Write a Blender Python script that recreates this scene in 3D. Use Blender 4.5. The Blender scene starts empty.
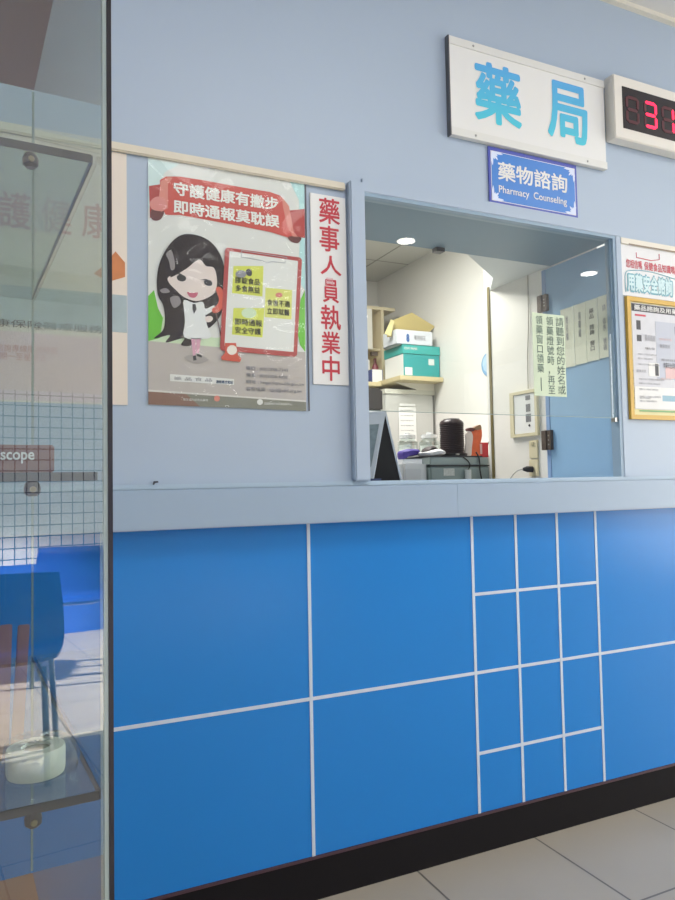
import bpy, bmesh, math, random
from mathutils import Vector, Matrix
from math import radians, sin, cos, pi
random.seed(7)
S = bpy.context.scene
C = S.collection

# ---------------------------------------------------------------- camera
F = 713.66
YAW, PITCH, ROLL = radians(25.066), radians(2.77), radians(-1.085)
CAM = Vector((0, -1.75, 1.067))
fw = Vector((sin(YAW)*cos(PITCH), cos(YAW)*cos(PITCH), sin(PITCH)))
r0 = Vector((cos(YAW), -sin(YAW), 0)); u0 = r0.cross(fw)
rt = cos(ROLL)*r0 + sin(ROLL)*u0; up = rt.cross(fw)
cd = bpy.data.cameras.new('camera'); cam = bpy.data.objects.new('camera', cd); C.objects.link(cam)
cd.sensor_fit = 'VERTICAL'; cd.sensor_height = 24; cd.lens = F/900*24; cd.clip_start = .02
cam.matrix_world = Matrix(((rt.x, up.x, -fw.x, CAM.x), (rt.y, up.y, -fw.y, CAM.y), (rt.z, up.z, -fw.z, CAM.z), (0, 0, 0, 1)))
S.camera = cam

# ---------------------------------------------------------------- world, light, exposure
S.view_settings.view_transform = 'Standard'; S.view_settings.look = 'None'
S.view_settings.gamma = 1; S.view_settings.use_curve_mapping = False
S.view_settings.exposure = 0.12
w = bpy.data.worlds.new('world'); S.world = w; w.use_nodes = True
bg = w.node_tree.nodes['Background']; bg.inputs[0].default_value = (1, .99, .97, 1); bg.inputs[1].default_value = 1.0

def area(name, loc, rot, sx, sy, power, col):
    l = bpy.data.lights.new(name, 'AREA'); l.shape = 'RECTANGLE'; l.size = sx; l.size_y = sy; l.energy = power; l.color = col
    o = bpy.data.objects.new(name, l); o.location = loc; o.rotation_euler = rot; C.objects.link(o); return o
# daylight through the glazed end of the hall (right)
area('daylight_right', (5.6, -2.0, 1.4), (0, radians(90), 0), 2.3, 3.2, 118, (1, .99, .96))
# overhead fill added to the hall; the pharmacy's own panel is unseen
for px_, py_, pw_ in ((-1.5, -1.5, 11), (.9, -1.35, 12), (3.0, -1.4, 9), (-1.7, -4.2, 24), (2.6, -4.6, 24)):
    area('hall_overhead_fill', (px_, py_, 2.69), (0, 0, 0), 1.2, .6, pw_, (1, .985, .97))
area('pharmacy_ceiling_panel', (1.35, 1.2, 2.48), (0, 0, 0), .9, .6, 45, (1, .97, .93))

# spot added to brighten the waiting-area floor for its mirror image
sl = bpy.data.lights.new('floor_fill_spot', 'SPOT'); sl.energy = 15000; sl.spot_size = radians(32); sl.spot_blend = .35; sl.shadow_soft_size = .08; sl.color = (1, .99, .97)
so = bpy.data.objects.new('floor_fill_spot', sl); so.location = (5.3, -3.9, 2.4); C.objects.link(so)
so.rotation_euler = (Vector((.75, -5.15, 0))-Vector(so.location)).to_track_quat('-Z', 'Y').to_euler()

# ---------------------------------------------------------------- helpers
def lin(h):
    h = h.lstrip('#'); o = []
    for i in (0, 2, 4):
        c = int(h[i:i+2], 16)/255; o.append(c/12.92 if c <= .04045 else ((c+.055)/1.055)**2.4)
    return (*o, 1)
MATS = {}
def mat(name, col, rough=.5, var=.04, metal=0, scale=9, bump=0, coat=0, emit=0, spec=.5):
    if name in MATS: return MATS[name]
    m = bpy.data.materials.new(name); m.use_nodes = True; nt = m.node_tree; N = nt.nodes; L = nt.links
    b = N['Principled BSDF']; b.inputs['Roughness'].default_value = rough; b.inputs['Metallic'].default_value = metal
    b.inputs['Specular IOR Level'].default_value = spec
    b.inputs['Coat Weight'].default_value = coat; b.inputs['Coat Roughness'].default_value = .12
    tc = N.new('ShaderNodeTexCoord'); nz = N.new('ShaderNodeTexNoise'); nz.inputs['Scale'].default_value = scale; nz.inputs['Detail'].default_value = 4
    L.new(tc.outputs['Object'], nz.inputs['Vector'])
    hs = N.new('ShaderNodeHueSaturation'); hs.inputs['Color'].default_value = lin(col)
    mr = N.new('ShaderNodeMapRange'); mr.inputs['To Min'].default_value = 1-var; mr.inputs['To Max'].default_value = 1+var
    L.new(nz.outputs['Fac'], mr.inputs['Value']); L.new(mr.outputs['Result'], hs.inputs['Value'])
    L.new(hs.outputs['Color'], b.inputs['Base Color'])
    if bump:
        bp = N.new('ShaderNodeBump'); bp.inputs['Strength'].default_value = bump; bp.inputs['Distance'].default_value = .01
        L.new(nz.outputs['Fac'], bp.inputs['Height']); L.new(bp.outputs['Normal'], b.inputs['Normal'])
    if emit:
        b.inputs['Emission Color'].default_value = lin(col); b.inputs['Emission Strength'].default_value = emit
    MATS[name] = m; return m

def glass(name, tint, refl, rough=.0):
    m = bpy.data.materials.new(name); m.use_nodes = True; nt = m.node_tree; N = nt.nodes; L = nt.links
    N.remove(N['Principled BSDF']); out = N['Material Output']
    tr = N.new('ShaderNodeBsdfTransparent'); tr.inputs[0].default_value = lin(tint)
    gl = N.new('ShaderNodeBsdfGlossy'); gl.inputs['Roughness'].default_value = rough; gl.inputs['Color'].default_value = (1, 1, 1, 1)
    fr = N.new('ShaderNodeFresnel'); fr.inputs['IOR'].default_value = 1.5
    ge = N.new('ShaderNodeNewGeometry'); iv = N.new('ShaderNodeMath'); iv.operation = 'SUBTRACT'; iv.inputs[0].default_value = 1
    mu = N.new('ShaderNodeMath'); mu.operation = 'MULTIPLY'
    ad = N.new('ShaderNodeMath'); ad.operation = 'ADD'; ad.inputs[1].default_value = refl; ad.use_clamp = True
    L.new(ge.outputs['Backfacing'], iv.inputs[1]); L.new(fr.outputs[0], ad.inputs[0]); L.new(ad.outputs[0], mu.inputs[0]); L.new(iv.outputs[0], mu.inputs[1])
    mx = N.new('ShaderNodeMixShader'); L.new(mu.outputs[0], mx.inputs[0]); L.new(tr.outputs[0], mx.inputs[1]); L.new(gl.outputs[0], mx.inputs[2])
    L.new(mx.outputs[0], out.inputs['Surface']); return m

def grid_mat(name, tile, grout, axes, size, off, width, rough, var=.03, mottled=0):
    """square tiles with joints; axes = the two object-space axes of the grid"""
    m = mat(name, tile, rough, var, scale=5); nt = m.node_tree; N = nt.nodes; L = nt.links
    b = N['Principled BSDF']; src = b.inputs['Base Color'].links[0].from_socket
    tc = N.new('ShaderNodeTexCoord'); sp = N.new('ShaderNodeSeparateXYZ'); L.new(tc.outputs['Object'], sp.inputs[0])
    masks = []
    for ax, sz, of in zip(axes, size, off):
        a = N.new('ShaderNodeMath'); a.operation = 'SUBTRACT'; a.inputs[1].default_value = of-width/2; L.new(sp.outputs[ax], a.inputs[0])
        d = N.new('ShaderNodeMath'); d.operation = 'FLOORED_MODULO'; d.inputs[1].default_value = sz; L.new(a.outputs[0], d.inputs[0])
        l = N.new('ShaderNodeMath'); l.operation = 'LESS_THAN'; l.inputs[1].default_value = width; L.new(d.outputs[0], l.inputs[0]); masks.append(l)
    mx = N.new('ShaderNodeMath'); mx.operation = 'MAXIMUM'; L.new(masks[0].outputs[0], mx.inputs[0]); L.new(masks[1].outputs[0], mx.inputs[1])
    mc = N.new('ShaderNodeMix'); mc.data_type = 'RGBA'; mc.inputs[7].default_value = lin(grout)
    L.new(mx.outputs[0], mc.inputs[0]); L.new(src, mc.inputs[6]); L.new(mc.outputs[2], b.inputs['Base Color'])
    return m

MW = {}
def obj(name, bm, m, parent=None, label=None, smooth=False, bevel=0):
    """bm is in world coordinates; stored relative to the parent's place"""
    if bevel: bmesh.ops.bevel(bm, geom=[e for e in bm.edges], offset=bevel, segments=2, affect='EDGES', clamp_overlap=True)
    bmesh.ops.recalc_face_normals(bm, faces=bm.faces)
    me = bpy.data.meshes.new(name); bm.to_mesh(me); bm.free()
    o = bpy.data.objects.new(name, me); C.objects.link(o)
    if isinstance(m, (list, tuple)):
        for q in m: me.materials.append(q)
    else: me.materials.append(m)
    if smooth:
        for p in me.polygons: p.use_smooth = True
        try: me.set_sharp_from_angle(angle=radians(40))
        except Exception: pass
    if parent:
        me.transform(MW[parent.name].inverted()); o.parent = parent; MW[o.name] = MW[parent.name]
    else: MW[o.name] = Matrix.Identity(4)
    if label: o['label'] = label
    return o
def thing(name, label, cat, loc, rz=0, group=None):
    o = bpy.data.objects.new(name, None); C.objects.link(o); o.empty_display_size = .05
    o.location = loc; o.rotation_euler = (0, 0, rz); o['label'] = label; o['category'] = cat
    if group: o['group'] = group
    MW[o.name] = Matrix.Translation(Vector(loc)) @ Matrix.Rotation(rz, 4, 'Z'); return o
def tag(o, label, cat, group=None):
    o['label'] = label; o['category'] = cat
    if group: o['group'] = group
    return o
def struct(name, bm, m, parent=None, **k):
    o = obj(name, bm, m, parent, **k)
    if not parent: o['kind'] = 'structure'
    return o
def box(bm, x0, x1, y0, y1, z0, z1, M=None):
    v = [bm.verts.new(p) for p in ((x0, y0, z0), (x1, y0, z0), (x1, y1, z0), (x0, y1, z0), (x0, y0, z1), (x1, y0, z1), (x1, y1, z1), (x0, y1, z1))]
    if M:
        for q in v: q.co = M @ q.co
    for f in ((0, 3, 2, 1), (4, 5, 6, 7), (0, 1, 5, 4), (1, 2, 6, 5), (2, 3, 7, 6), (3, 0, 4, 7)): bm.faces.new([v[i] for i in f])
    return bm
def B(*a, M=None):
    bm = bmesh.new()
    if a and isinstance(a[0], (tuple, list)):
        for q in a: box(bm, *q, M=M)
    else: box(bm, *a, M=M)
    return bm
def prism(pts, n, t, bm=None):
    """polygon (world points) extruded by n*t"""
    bm = bm or bmesh.new(); n = Vector(n).normalized()*t
    a = [bm.verts.new(Vector(p)) for p in pts]; b = [bm.verts.new(Vector(p)+n) for p in pts]
    bm.faces.new(a); bm.faces.new(b[::-1])
    for i in range(len(a)):
        j = (i+1) % len(a); bm.faces.new((a[i], b[i], b[j], a[j]))
    return bm
def tube(pts, r, bm=None, seg=8, smooth_n=0):
    bm = bm or bmesh.new(); pts = [Vector(p) for p in pts]
    if smooth_n: pts = spline(pts, smooth_n, False)
    rr = r if isinstance(r, (list, tuple)) else [r]*len(pts)
    rings = []; px = None
    for i, p in enumerate(pts):
        t = (pts[min(i+1, len(pts)-1)]-pts[max(i-1, 0)]).normalized()
        if px is None: px = t.orthogonal().normalized()
        px = (px-t*px.dot(t)).normalized(); py = t.cross(px)
        q = rr[i] if len(rr) == len(pts) else rr[0]
        rings.append([bm.verts.new(p+px*cos(2*pi*k/seg)*q+py*sin(2*pi*k/seg)*q) for k in range(seg)])
    for a, b in zip(rings, rings[1:]):
        for k in range(seg): bm.faces.new((a[k], a[(k+1) % seg], b[(k+1) % seg], b[k]))
    bm.faces.new(rings[0][::-1]); bm.faces.new(rings[-1]); return bm
def lathe(prof, c, axis=(0, 0, 1), seg=32, bm=None):
    bm = bm or bmesh.new(); c = Vector(c); a = Vector(axis).normalized(); x = a.orthogonal().normalized(); y = a.cross(x); rings = []
    for r, h in prof:
        rings.append([bm.verts.new(c+a*h+(x*cos(2*pi*k/seg)+y*sin(2*pi*k/seg))*max(r, 1e-5)) for k in range(seg)])
    for p, q in zip(rings, rings[1:]):
        for k in range(seg): bm.faces.new((p[k], p[(k+1) % seg], q[(k+1) % seg], q[k]))
    bm.faces.new(rings[0][::-1]); bm.faces.new(rings[-1]); return bm
def spline(pts, n=6, closed=True):
    out = []; N = len(pts); pts = [Vector(p) for p in pts]
    for i in range(N if closed else N-1):
        if closed: p0, p1, p2, p3 = pts[i-1], pts[i], pts[(i+1) % N], pts[(i+2) % N]
        else: p0, p1, p2, p3 = pts[max(i-1, 0)], pts[i], pts[i+1], pts[min(i+2, N-1)]
        for k in range(n):
            t = k/n; out.append(.5*((2*p1)+(p2-p0)*t+(2*p0-5*p1+4*p2-p3)*t*t+(3*p1-p0-3*p2+p3)*t**3))
    if not closed: out.append(pts[-1])
    return out
def ray(x, y): return (x-337.5)/F*rt-(y-450)/F*up+fw
def aY(x, y, Y=0): d = ray(x, y); return CAM+d*((Y-CAM.y)/d.y)
def aX(x, y, X): d = ray(x, y); return CAM+d*((X-CAM.x)/d.x)
def aZ(x, y, Z): d = ray(x, y); return CAM+d*((Z-CAM.z)/d.z)

def textmesh(body, spacing=1, line=1):
    cu = bpy.data.curves.new('t', 'FONT'); cu.body = body; cu.size = 1; cu.space_character = spacing; cu.space_line = line
    cu.align_x = 'CENTER'; cu.resolution_u = 3
    o = bpy.data.objects.new('t', cu); C.objects.link(o); bpy.context.view_layer.update()
    me = bpy.data.meshes.new_from_object(o.evaluated_get(bpy.context.evaluated_depsgraph_get()))
    bpy.data.objects.remove(o); return me
def text(name, body, m, O, U, V, w, h, parent, bold=0, thick=.0003, spacing=1, line=1, label=None):
    """lettering fitted to a w x h box at O, along U and V; parent required.
    bold (in character heights) thickens the strokes with shifted copies, each a hair further out"""
    src = textmesh(body, spacing, line)
    O, U, V = Vector(O), Vector(U).normalized(), Vector(V).normalized(); Nn = U.cross(V).normalized()
    xs = [v.co.x for v in src.vertices]; ys = [v.co.y for v in src.vertices]
    if not xs: return None
    x0, x1, y0, y1 = min(xs)-bold, max(xs)+bold, min(ys)-bold, max(ys)+bold
    vs, fs = [], []
    offs = [(0, 0)]+([(bold*cos(k*pi/4), bold*sin(k*pi/4)) for k in range(8)] if bold else [])
    for q, (ox, oy) in enumerate(offs):
        n0 = len(vs)
        for v in src.vertices: vs.append(O+U*((v.co.x+ox-x0)/(x1-x0)*w)+V*((v.co.y+oy-y0)/(y1-y0)*h)+Nn*(thick+q*.00003))
        for p in src.polygons: fs.append([n0+i for i in p.vertices])
    me = bpy.data.meshes.new(name); me.from_pydata(vs, [], fs); me.materials.append(m)
    o = bpy.data.objects.new(name, me); C.objects.link(o)
    me.transform(MW[parent.name].inverted()); o.parent = parent; MW[o.name] = MW[parent.name]
    if label: o['label'] = label
    return o
def textH(name, body, m, px, Y, parent, **k):
    """px = left, bottom-left y, right and pixel height at the left end"""
    a = aY(px[0], px[1], Y); t = aY(px[0], px[1]-px[3], Y)
    sl = (px[1]-px[3]/2-458)/-1500*(px[2]-px[0]); b = aY(px[2], px[1]+sl, Y)
    return text(name, body, m, (a.x, Y, a.z), (1, 0, 0), (0, 0, 1), b.x-a.x, t.z-a.z, parent, **k)
def textY(name, body, m, px, Y, parent, **k):
    """px = left-bottom and right-top of the lettering in the photo, on the plane y = Y"""
    a, b = aY(px[0], px[1], Y), aY(px[2], px[3], Y)
    return text(name, body, m, (a.x, Y, a.z), (1, 0, 0), (0, 0, 1), b.x-a.x, b.z-a.z, parent, **k)

# ---------------------------------------------------------------- materials
WALL = mat('pale blue wall paint', '#a8b7c7', .42, .03, scale=3, bump=.02)
CREAM = mat('cream plastic', '#dcd8ca', .4, .03)
WHITE = mat('white painted board', '#e2e2de', .35, .02)
LEDGE = mat('pale blue laminate', '#98abbe', .38, .02, scale=4)
TILE = mat('royal blue laminate panel', '#2580cc', .24, .05, scale=2, spec=.3)
GROUT = mat('white joint strip', '#c9d4de', .5, .04, scale=30)
KICK = mat('black kick board', '#141113', .7, .08, scale=6, spec=.2)
FRAME = mat('blue grey window frame', '#8ba2b4', .35, .03)
SOFFIT = mat('slate blue soffit', '#6c8898', .45, .05, scale=3)
DOOR = mat('blue door laminate', '#8cb0ce', .38, .03, scale=3)
ROOMW = mat('off white room wall', '#dad8d2', .55, .03, scale=3)
BLACK = mat('black plastic', '#1f1d20', .4, .1)
STEEL = mat('brushed steel', '#a9a9a5', .3, .06, metal=1)
BRASS = mat('dull brass strip', '#8a7f58', .45, .1, metal=.6)
RUST = mat('aged brown hinge metal', '#5f544c', .5, .3, metal=.4, scale=60)
RED = mat('red paint', '#c23a3f', .45, .05)
DARKRED = mat('dark red print', '#a84a4a', .4, .08)
PAPER = mat('white paper', '#e3e3df', .5, .02, scale=20)
CREAMP = mat('cream paper', '#dcdcc6', .55, .03, scale=15)
GREENP = mat('pale green paper', '#ccdabd', .55, .02, scale=20)
INK = mat('dark print ink', '#3a3a3e', .5, .05)
GREYINK = mat('grey print ink', '#8b8b90', .5, .05)
WIN = glass('window glass', '#f8faf9', .02)
CASE = glass('display case glass', '#f1f5f4', .11)
SHELFG = glass('green tinted shelf glass', '#dfe8e4', .03)

# ---------------------------------------------------------------- room shell: hall
X0, X1, YB, ZC = -2.6, 5.8, -6.4, 2.72
FLOOR = grid_mat('grey floor tile', '#b0a798', '#6b6660', (0, 1), (.408, .38), (1.035, -.38), .006, .35, .06)
struct('floor', B(X0, X1, YB, 2.8, -.1, 0), FLOOR)
struct('ceiling', B((X0, X1, YB, .15, ZC, ZC+.1)), mat('white ceiling paint', '#d6d6d4', .6))
OX0, OX1, OZ0, OZ1 = .909, 1.86, 1.076, 1.882
struct('wall_front', B((X0, OX0, 0, .1, 0, ZC), (OX1, X1, 0, .02, 0, ZC), (OX0, OX1, 0, .1, 0, OZ0-.02), (OX0, OX1, 0, .019, OZ1, ZC)), WALL)
struct('trim_1', B(X0, X1, -.02, 0, ZC-.016, ZC), CREAM)
struct('wall_left', B(X0-.1, X0, YB, 0, 0, ZC), WALL)
BT = grid_mat('white small wall tile', '#dfe4ea', '#4d5a70', (0, 2), (.08, .08), (0, .01), .008, .2)
struct('wall_back', B(X0, X1, YB-.1, YB, 0, ZC), mat('cream wall paint', '#d8d2c6', .5))
struct('trim_9', B(X0, X1, YB+.001, YB+.012, .53, 1.8), BT)
struct('baseboard_back', B(X0, X1, YB+.001, YB+.02, 0, .53), mat('blue wainscot', '#2c55b4', .3))
# glazed right end
wf = struct('window_2', B((5.72, 5.8, YB, 0, 0, .12), (5.72, 5.8, YB, 0, 2.55, ZC), *[(5.72, 5.8, y, y+.07, .12, 2.55) for y in (-6.4, -4.8, -3.2, -1.6, -.07)]), mat('white window frame', '#d5d8da', .4))
# cream moulding above the posters
struct('trim_2', B(X0, .853, -.012, 0, 1.879, 1.901), mat('cream moulding', '#d8d0bc', .45), bevel=.003)

# window surround and serving window
struct('trim_3', B(.859, .906, -.026, 0, 1.076, 1.905), WALL, bevel=.004)
struct('trim_4', B((.907, 1.888, -.008, 0, 1.886, 1.925), (1.864, 1.888, -.008, 0, 1.076, 1.886)), WALL, bevel=.0015)
wn = struct('window_1', B((.900, .912, -.006, .03, 1.076, 1.886), (1.852, 1.866, -.006, .03, 1.076, 1.886), (.912, 1.852, -.006, .03, 1.876, 1.888)), FRAME)
gl = obj('glass_pane', B(.912, 1.852, .006, .011, 1.272, 1.878), WIN, wn)
obj('glass_edge', B(.916, 1.846, .0058, .0112, 1.2705, 1.2719), mat('grey window glass edge', '#8fa09c', .3), wn)
obj('glass_channel', B((1.846, 1.853, .003, .014, 1.262, 1.876), (.911, .916, .003, .014, 1.262, 1.876)), FRAME, wn)
obj('glass_stop', B((1.838, 1.853, -.001, .016, 1.258, 1.272)), STEEL, wn)
struct('trim_5', B(X0, X1, -.006, 0, 1.062, 1.0755), mat('pale sill strip', '#adbfcc', .35), bevel=.002)

# ---------------------------------------------------------------- pharmacy room behind
IC = grid_mat('ceiling tile', '#c9c9c2', '#8d8c86', (0, 1), (.59, .43), (2.162-.59, 2.23), .012, .7)
struct('ceiling_pharmacy', B(-.6, 2.5, .33, 2.76, 2.5, 2.56), IC)
struct('wall_right', B(2.4, 2.5, .74, 2.76, 0, 2.5), ROOMW)
struct('wall_right_return', B(1.88, 2.5, .70, .739, 0, 2.5), ROOMW)
struct('wall_rear', B(-.6, 2.4, 2.66, 2.76, 0, 2.5), ROOMW)
struct('wall_pharmacy_left', B(-.7, -.6, .1, 2.76, 0, 2.5), ROOMW)
struct('trim_6', B(-.6, 1.88, .02, .33, 1.882, 2.5), SOFFIT)           # bulkhead over the opening
SOFW = mat('white soffit board', '#d4d8d6', .5)
struct('trim_7', prism([(1.50, .331, 1.883), (1.773, .54, 1.883), (1.88, .70, 1.883), (1.88, .331, 1.883)], (0, 0, 1), .6), SOFW)
struct('wall_partition', B((1.8805, 1.95, .37, .70, 0, 2.5), (1.8815, 1.884, .385, .575, 1.3, 1.879)), mat('warm white partition', '#e4e1d9', .5, .03))
struct('trim_8', B(1.876, 1.8895, .703, .718, 0, 1.9), BRASS)
dr = struct('door_1', B(1.876, 1.90, .03, .352, 0, 1.874), DOOR)
obj('edge_strip', B(1.874, 1.90, .353, .372, 0, 1.874), mat('blue door post', '#86a2c8', .4), dr)
for z0, z1 in ((1.713, 1.776), (1.183, 1.257)):
    h = obj('hinge', B((1.862, 1.876, .338, .358, z0, z1), (1.858, 1.874, .360, .384, z0, z1)), RUST, dr)
    for k in range(3):
        obj('hinge_screw', lathe([(.0035, 0), (.003, .001)], (1.862, .349, z0+.02+k*(z1-z0-.04)/2), (-1, 0, 0), 10), STEEL, h)

# ---------------------------------------------------------------- counter
ct = thing('pharmacy_counter', 'long waist-high counter with blue panelled front, pale blue ledge and black base', 'counter', (1.5, 0, 0))
obj('front_panel', B(X0+.01, X1-.2, -.004, -.001, .11, .967), TILE, ct)
g = bmesh.new()
gw = .0045
for x in (.207, 1.247-1.04-.52, .727, 1.2475, 1.408, 1.5695, 1.730, 2.25, 2.77, 3.29): box(g, x-gw, x+gw, -.0055, -.003, .11, .967)
segs = [(X0+.01, X1-.2, .5105), (1.252, 1.7255, .7375), (1.252, 1.7255, .2795)]
for a, b, z in segs: box(g, a, b, -.0056, -.003, z-gw, z+gw)
obj('joint_strips', g, GROUT, ct)
obj('kick_board', B(X0+.01, X1-.2, -.006, -.001, .0, .11), KICK, ct)
obj('kick_trim', B(X0+.01, X1-.2, -.009, -.001, .104, .111), mat('dark maroon strip', '#4a3038', .4), ct)
obj('ledge', B((X0+.01, X1-.2, -.057, -.001, .968, 1.0625), (OX0-.3, 1.86, .101, .42, 1.03, 1.0625)), LEDGE, ct, bevel=.0025)
obj('ledge_joint', B(1.165, 1.1655, -.0575, -.056, .969, 1.06), FRAME, ct)
obj('chipped_spot', prism([aY(*p, -.0065) for p in ((152.5, 484.5), (153.5, 481.2), (158, 481), (158.5, 482.5), (155, 483.2), (154, 485))], (0, -1, 0), .001), INK, ct)

# ---------------------------------------------------------------- signs
def rect_px(Y, l, t, r, b):
    a, c = aY(*l, Y), aY(*r, Y)
    return a
AXF = ((1, 0, 0), (0, 0, 1))
# big white sign
sg = thing('pharmacy_sign', 'big white sign board with two cyan Chinese characters above the window', 'sign', (1.53, -.004, 2.11))
sx0, sx1, sz0, sz1 = 1.212, 1.847, 2.112, 2.425
YS = -.016
sx0 = aY(450, 85, YS).x; sx1 = aY(605, 120, YS).x; sz0 = aY(452, 134.5, YS).z; sz1 = aY(448.5, 35.5, YS).z
obj('board', B(sx0, sx1, YS, -.001, sz0, sz1), WHITE, sg, bevel=.0015)
for nz, (za, zb) in enumerate(((sz0, sz0+.024), (sz1-.024, sz1))):
    s = obj('rail', B(sx0, sx1, YS-.003, YS, za, zb), mat('white rail', '#dcdcd6', .3), sg)
    for fx in (.14, .86):
        obj('screw', lathe([(.004, 0), (.003, .0015)], (sx0+(sx1-sx0)*fx, YS-.003, (za+zb)/2), (0, -1, 0), 10), STEEL, s)
obj('side_edge', B(sx0-.004, sx0-.0005, YS-.002, -.001, sz0-.002, sz1+.002), mat('dark sign edge', '#5a5c60', .4), sg)
CY = mat('cyan lettering', '#4bb4dc', .4, .02)
# diagonal blue to turquoise print of the two characters
nt = CY.node_tree; b_ = nt.nodes['Principled BSDF']
tc = nt.nodes.new('ShaderNodeTexCoord'); sp = nt.nodes.new('ShaderNodeSeparateXYZ'); nt.links.new(tc.outputs['Generated'], sp.inputs[0])
cr = nt.nodes.new('ShaderNodeValToRGB'); cr.color_ramp.elements[0].color = lin('#4cc4d6'); cr.color_ramp.elements[1].color = lin('#56a8e0')
nt.links.new(sp.outputs[2], cr.inputs[0]); nt.links.new(cr.outputs[0], b_.inputs['Base Color'])
YT = YS-.0005
textY('character', '藥', CY, (475, 119.5, 520.5, 71.5), YT, sg, bold=.025)
textY('character', '局', CY, (548, 137.5, 586.5, 89), YT, sg, bold=.025)

# blue sign
bs = thing('counseling_sign', 'small royal blue sign with white characters hanging directly below the big white sign', 'sign', (1.53, -.004, 1.93))
bx0, bx1 = aY(489, 175, -.006).x, aY(577, 190, -.006).x; bz0, bz1 = aY(489, 202, -.006).z, aY(488.5, 146, -.006).z
obj('board', B(bx0, bx1, -.006, -.001, bz0, bz1), mat('deep violet blue edge', '#4a55ac', .35), bs)
obj('border', prism([(bx0+.008, -.006, bz0+.008), (bx1-.008, -.006, bz0+.008), (bx1-.008, -.006, bz1-.012), (bx0+.008, -.006, bz1-.012)], (0, -1, 0), .0004), PAPER, bs)
ii = .010; cc = .018
L_, R_, B_, T_ = bx0+ii, bx1-ii, bz0+ii, bz1-ii-.004
octo = []
for (x, z, dx, dz) in ((L_, B_, 1, 1), (R_, B_, -1, 1), (R_, T_, -1, -1), (L_, T_, 1, -1)):
    arc = [(x+dx*cc*(1-cos(t)), z+dz*cc*(1-sin(t))) for t in [i*pi/2/6 for i in range(7)]]
    arc = [(x+dx*(cc*(1-sin(t))), z+dz*(cc*(1-cos(t)))) for t in [i*pi/2/6 for i in range(7)]]
    # rounded corner
    if (dx > 0) == (dz > 0): arc = arc[::-1] if dx > 0 else arc[::-1]
    octo.append(arc)
pts = []
for k, arc in enumerate(octo):
    pts += arc
pts.sort(key=lambda p: math.atan2((p[1]-(B_+T_)/2)/(T_-B_), (p[0]-(L_+R_)/2)/(R_-L_)))
obj('field', prism([(x, -.0064, z) for x, z in pts], (0, -1, 0), .0004), mat('royal blue print', '#3f7fcc', .35, .04), bs)
fl = mat('white corner ornament', '#d5def0', .4)
for (x, z, dx, dz) in ((L_, B_, 1, 1), (R_, B_, -1, 1), (R_, T_, -1, -1), (L_, T_, 1, -1)):
    o = bmesh.new()
    for q_, (ang, ln) in enumerate(((4, .044), (26, .026), (45, .034), (64, .026), (86, .044))):
        a = radians(ang); d = Vector((cos(a)*dx, 0, sin(a)*dz)); n = Vector((-d.z, 0, d.x)); p = Vector((x+dx*.001, -.0069-.00005*q_, z+dz*.001))
        prism([p, p+d*ln*.5+n*.0045, p+d*ln*.8+n*.003, p+d*ln, p+d*ln*.8-n*.003, p+d*ln*.5-n*.0045], (0, -1, 0), .0003, o)
    obj('corner_ornament', o, fl, bs)
textH('characters', '藥物諮詢', PAPER, (498, 179.5, 567.5, 18.5), -.0073, bs, bold=.02)
textH('lettering', 'Pharmacy  Counseling', PAPER, (499, 194.5, 567, 9.5), -.0073, bs, bold=.012)

# LED clock / number display
YC = -.045
cl = thing('number_display', 'white-cased electronic display with red glowing digits at the right edge', 'display', (2.1, -.01, 2.13))
cx0 = aY(613, 73, YC).x; cz1 = aY(613, 73, YC).z; cz0 = aY(616, 137, YC).z; cx1 = cx0+.62
cf = bmesh.new(); box(cf, cx0, cx1, YC, -.002, cz0, cz1)
obj('case', cf, mat('ivory plastic case', '#e0dcd2', .4), cl, bevel=.003)
gx0 = aY(621.7, 86, YC).x; gz1 = aY(621.7, 86, YC).z; gz0 = aY(622.7, 127.7, YC).z
obj('screen', B(gx0, cx1-.03, YC-.0012, YC+.002, gz0, gz1), mat('dark display window', '#241c20', .2, .02), cl)
LIT = mat('red lit segment', '#ff1f4a', .4, 0, emit=1.6); DIM = mat('unlit segment', '#4f1a23', .5, 0)
def digit(xa, za, w_, h_, on):
    t = .011; y = YC-.0018
    seg = {'a': (xa+t*.6, xa+w_-t*.6, za+h_-t, za+h_), 'd': (xa+t*.6, xa+w_-t*.6, za, za+t), 'g': (xa+t*.6, xa+w_-t*.6, za+h_/2-t/2, za+h_/2+t/2),
           'f': (xa, xa+t, za+h_/2+t*.4, za+h_-t*.4), 'b': (xa+w_-t, xa+w_, za+h_/2+t*.4, za+h_-t*.4),
           'e': (xa, xa+t, za+t*.4, za+h_/2-t*.4), 'c': (xa+w_-t, xa+w_, za+t*.4, za+h_/2-t*.4)}
    for k, (a, b, c, d) in seg.items():
        vert = k in 'fbec'
        if vert: pts = [(a, y, c+t/2), (a+t/2, y, c), (b, y, c+t/2), (b, y, d-t/2), (a+t/2, y, d), (a, y, d-t/2)]
        else: pts = [(a+t/2, y, c), (b-t/2, y, c), (b, y, c+t/2), (b-t/2, y, d), (a+t/2, y, d), (a, y, c+t/2)]
        obj('digit_segment', prism(pts, (0, -1, 0), .0006), LIT if k in on else DIM, cl, label='glowing red segment' if k in on else None)
dz0 = gz0+.022; dh = gz1-gz0-.05
d1 = aY(643.5, 110, YC).x; d0 = aY(625.5, 110, YC).x; pitch_ = d1-d0
for k, on in enumerate(('', 'abgcd', 'bc', 'abcdef')):
    digit(d0+pitch_*k, dz0, pitch_*.73, dh, on)

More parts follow.
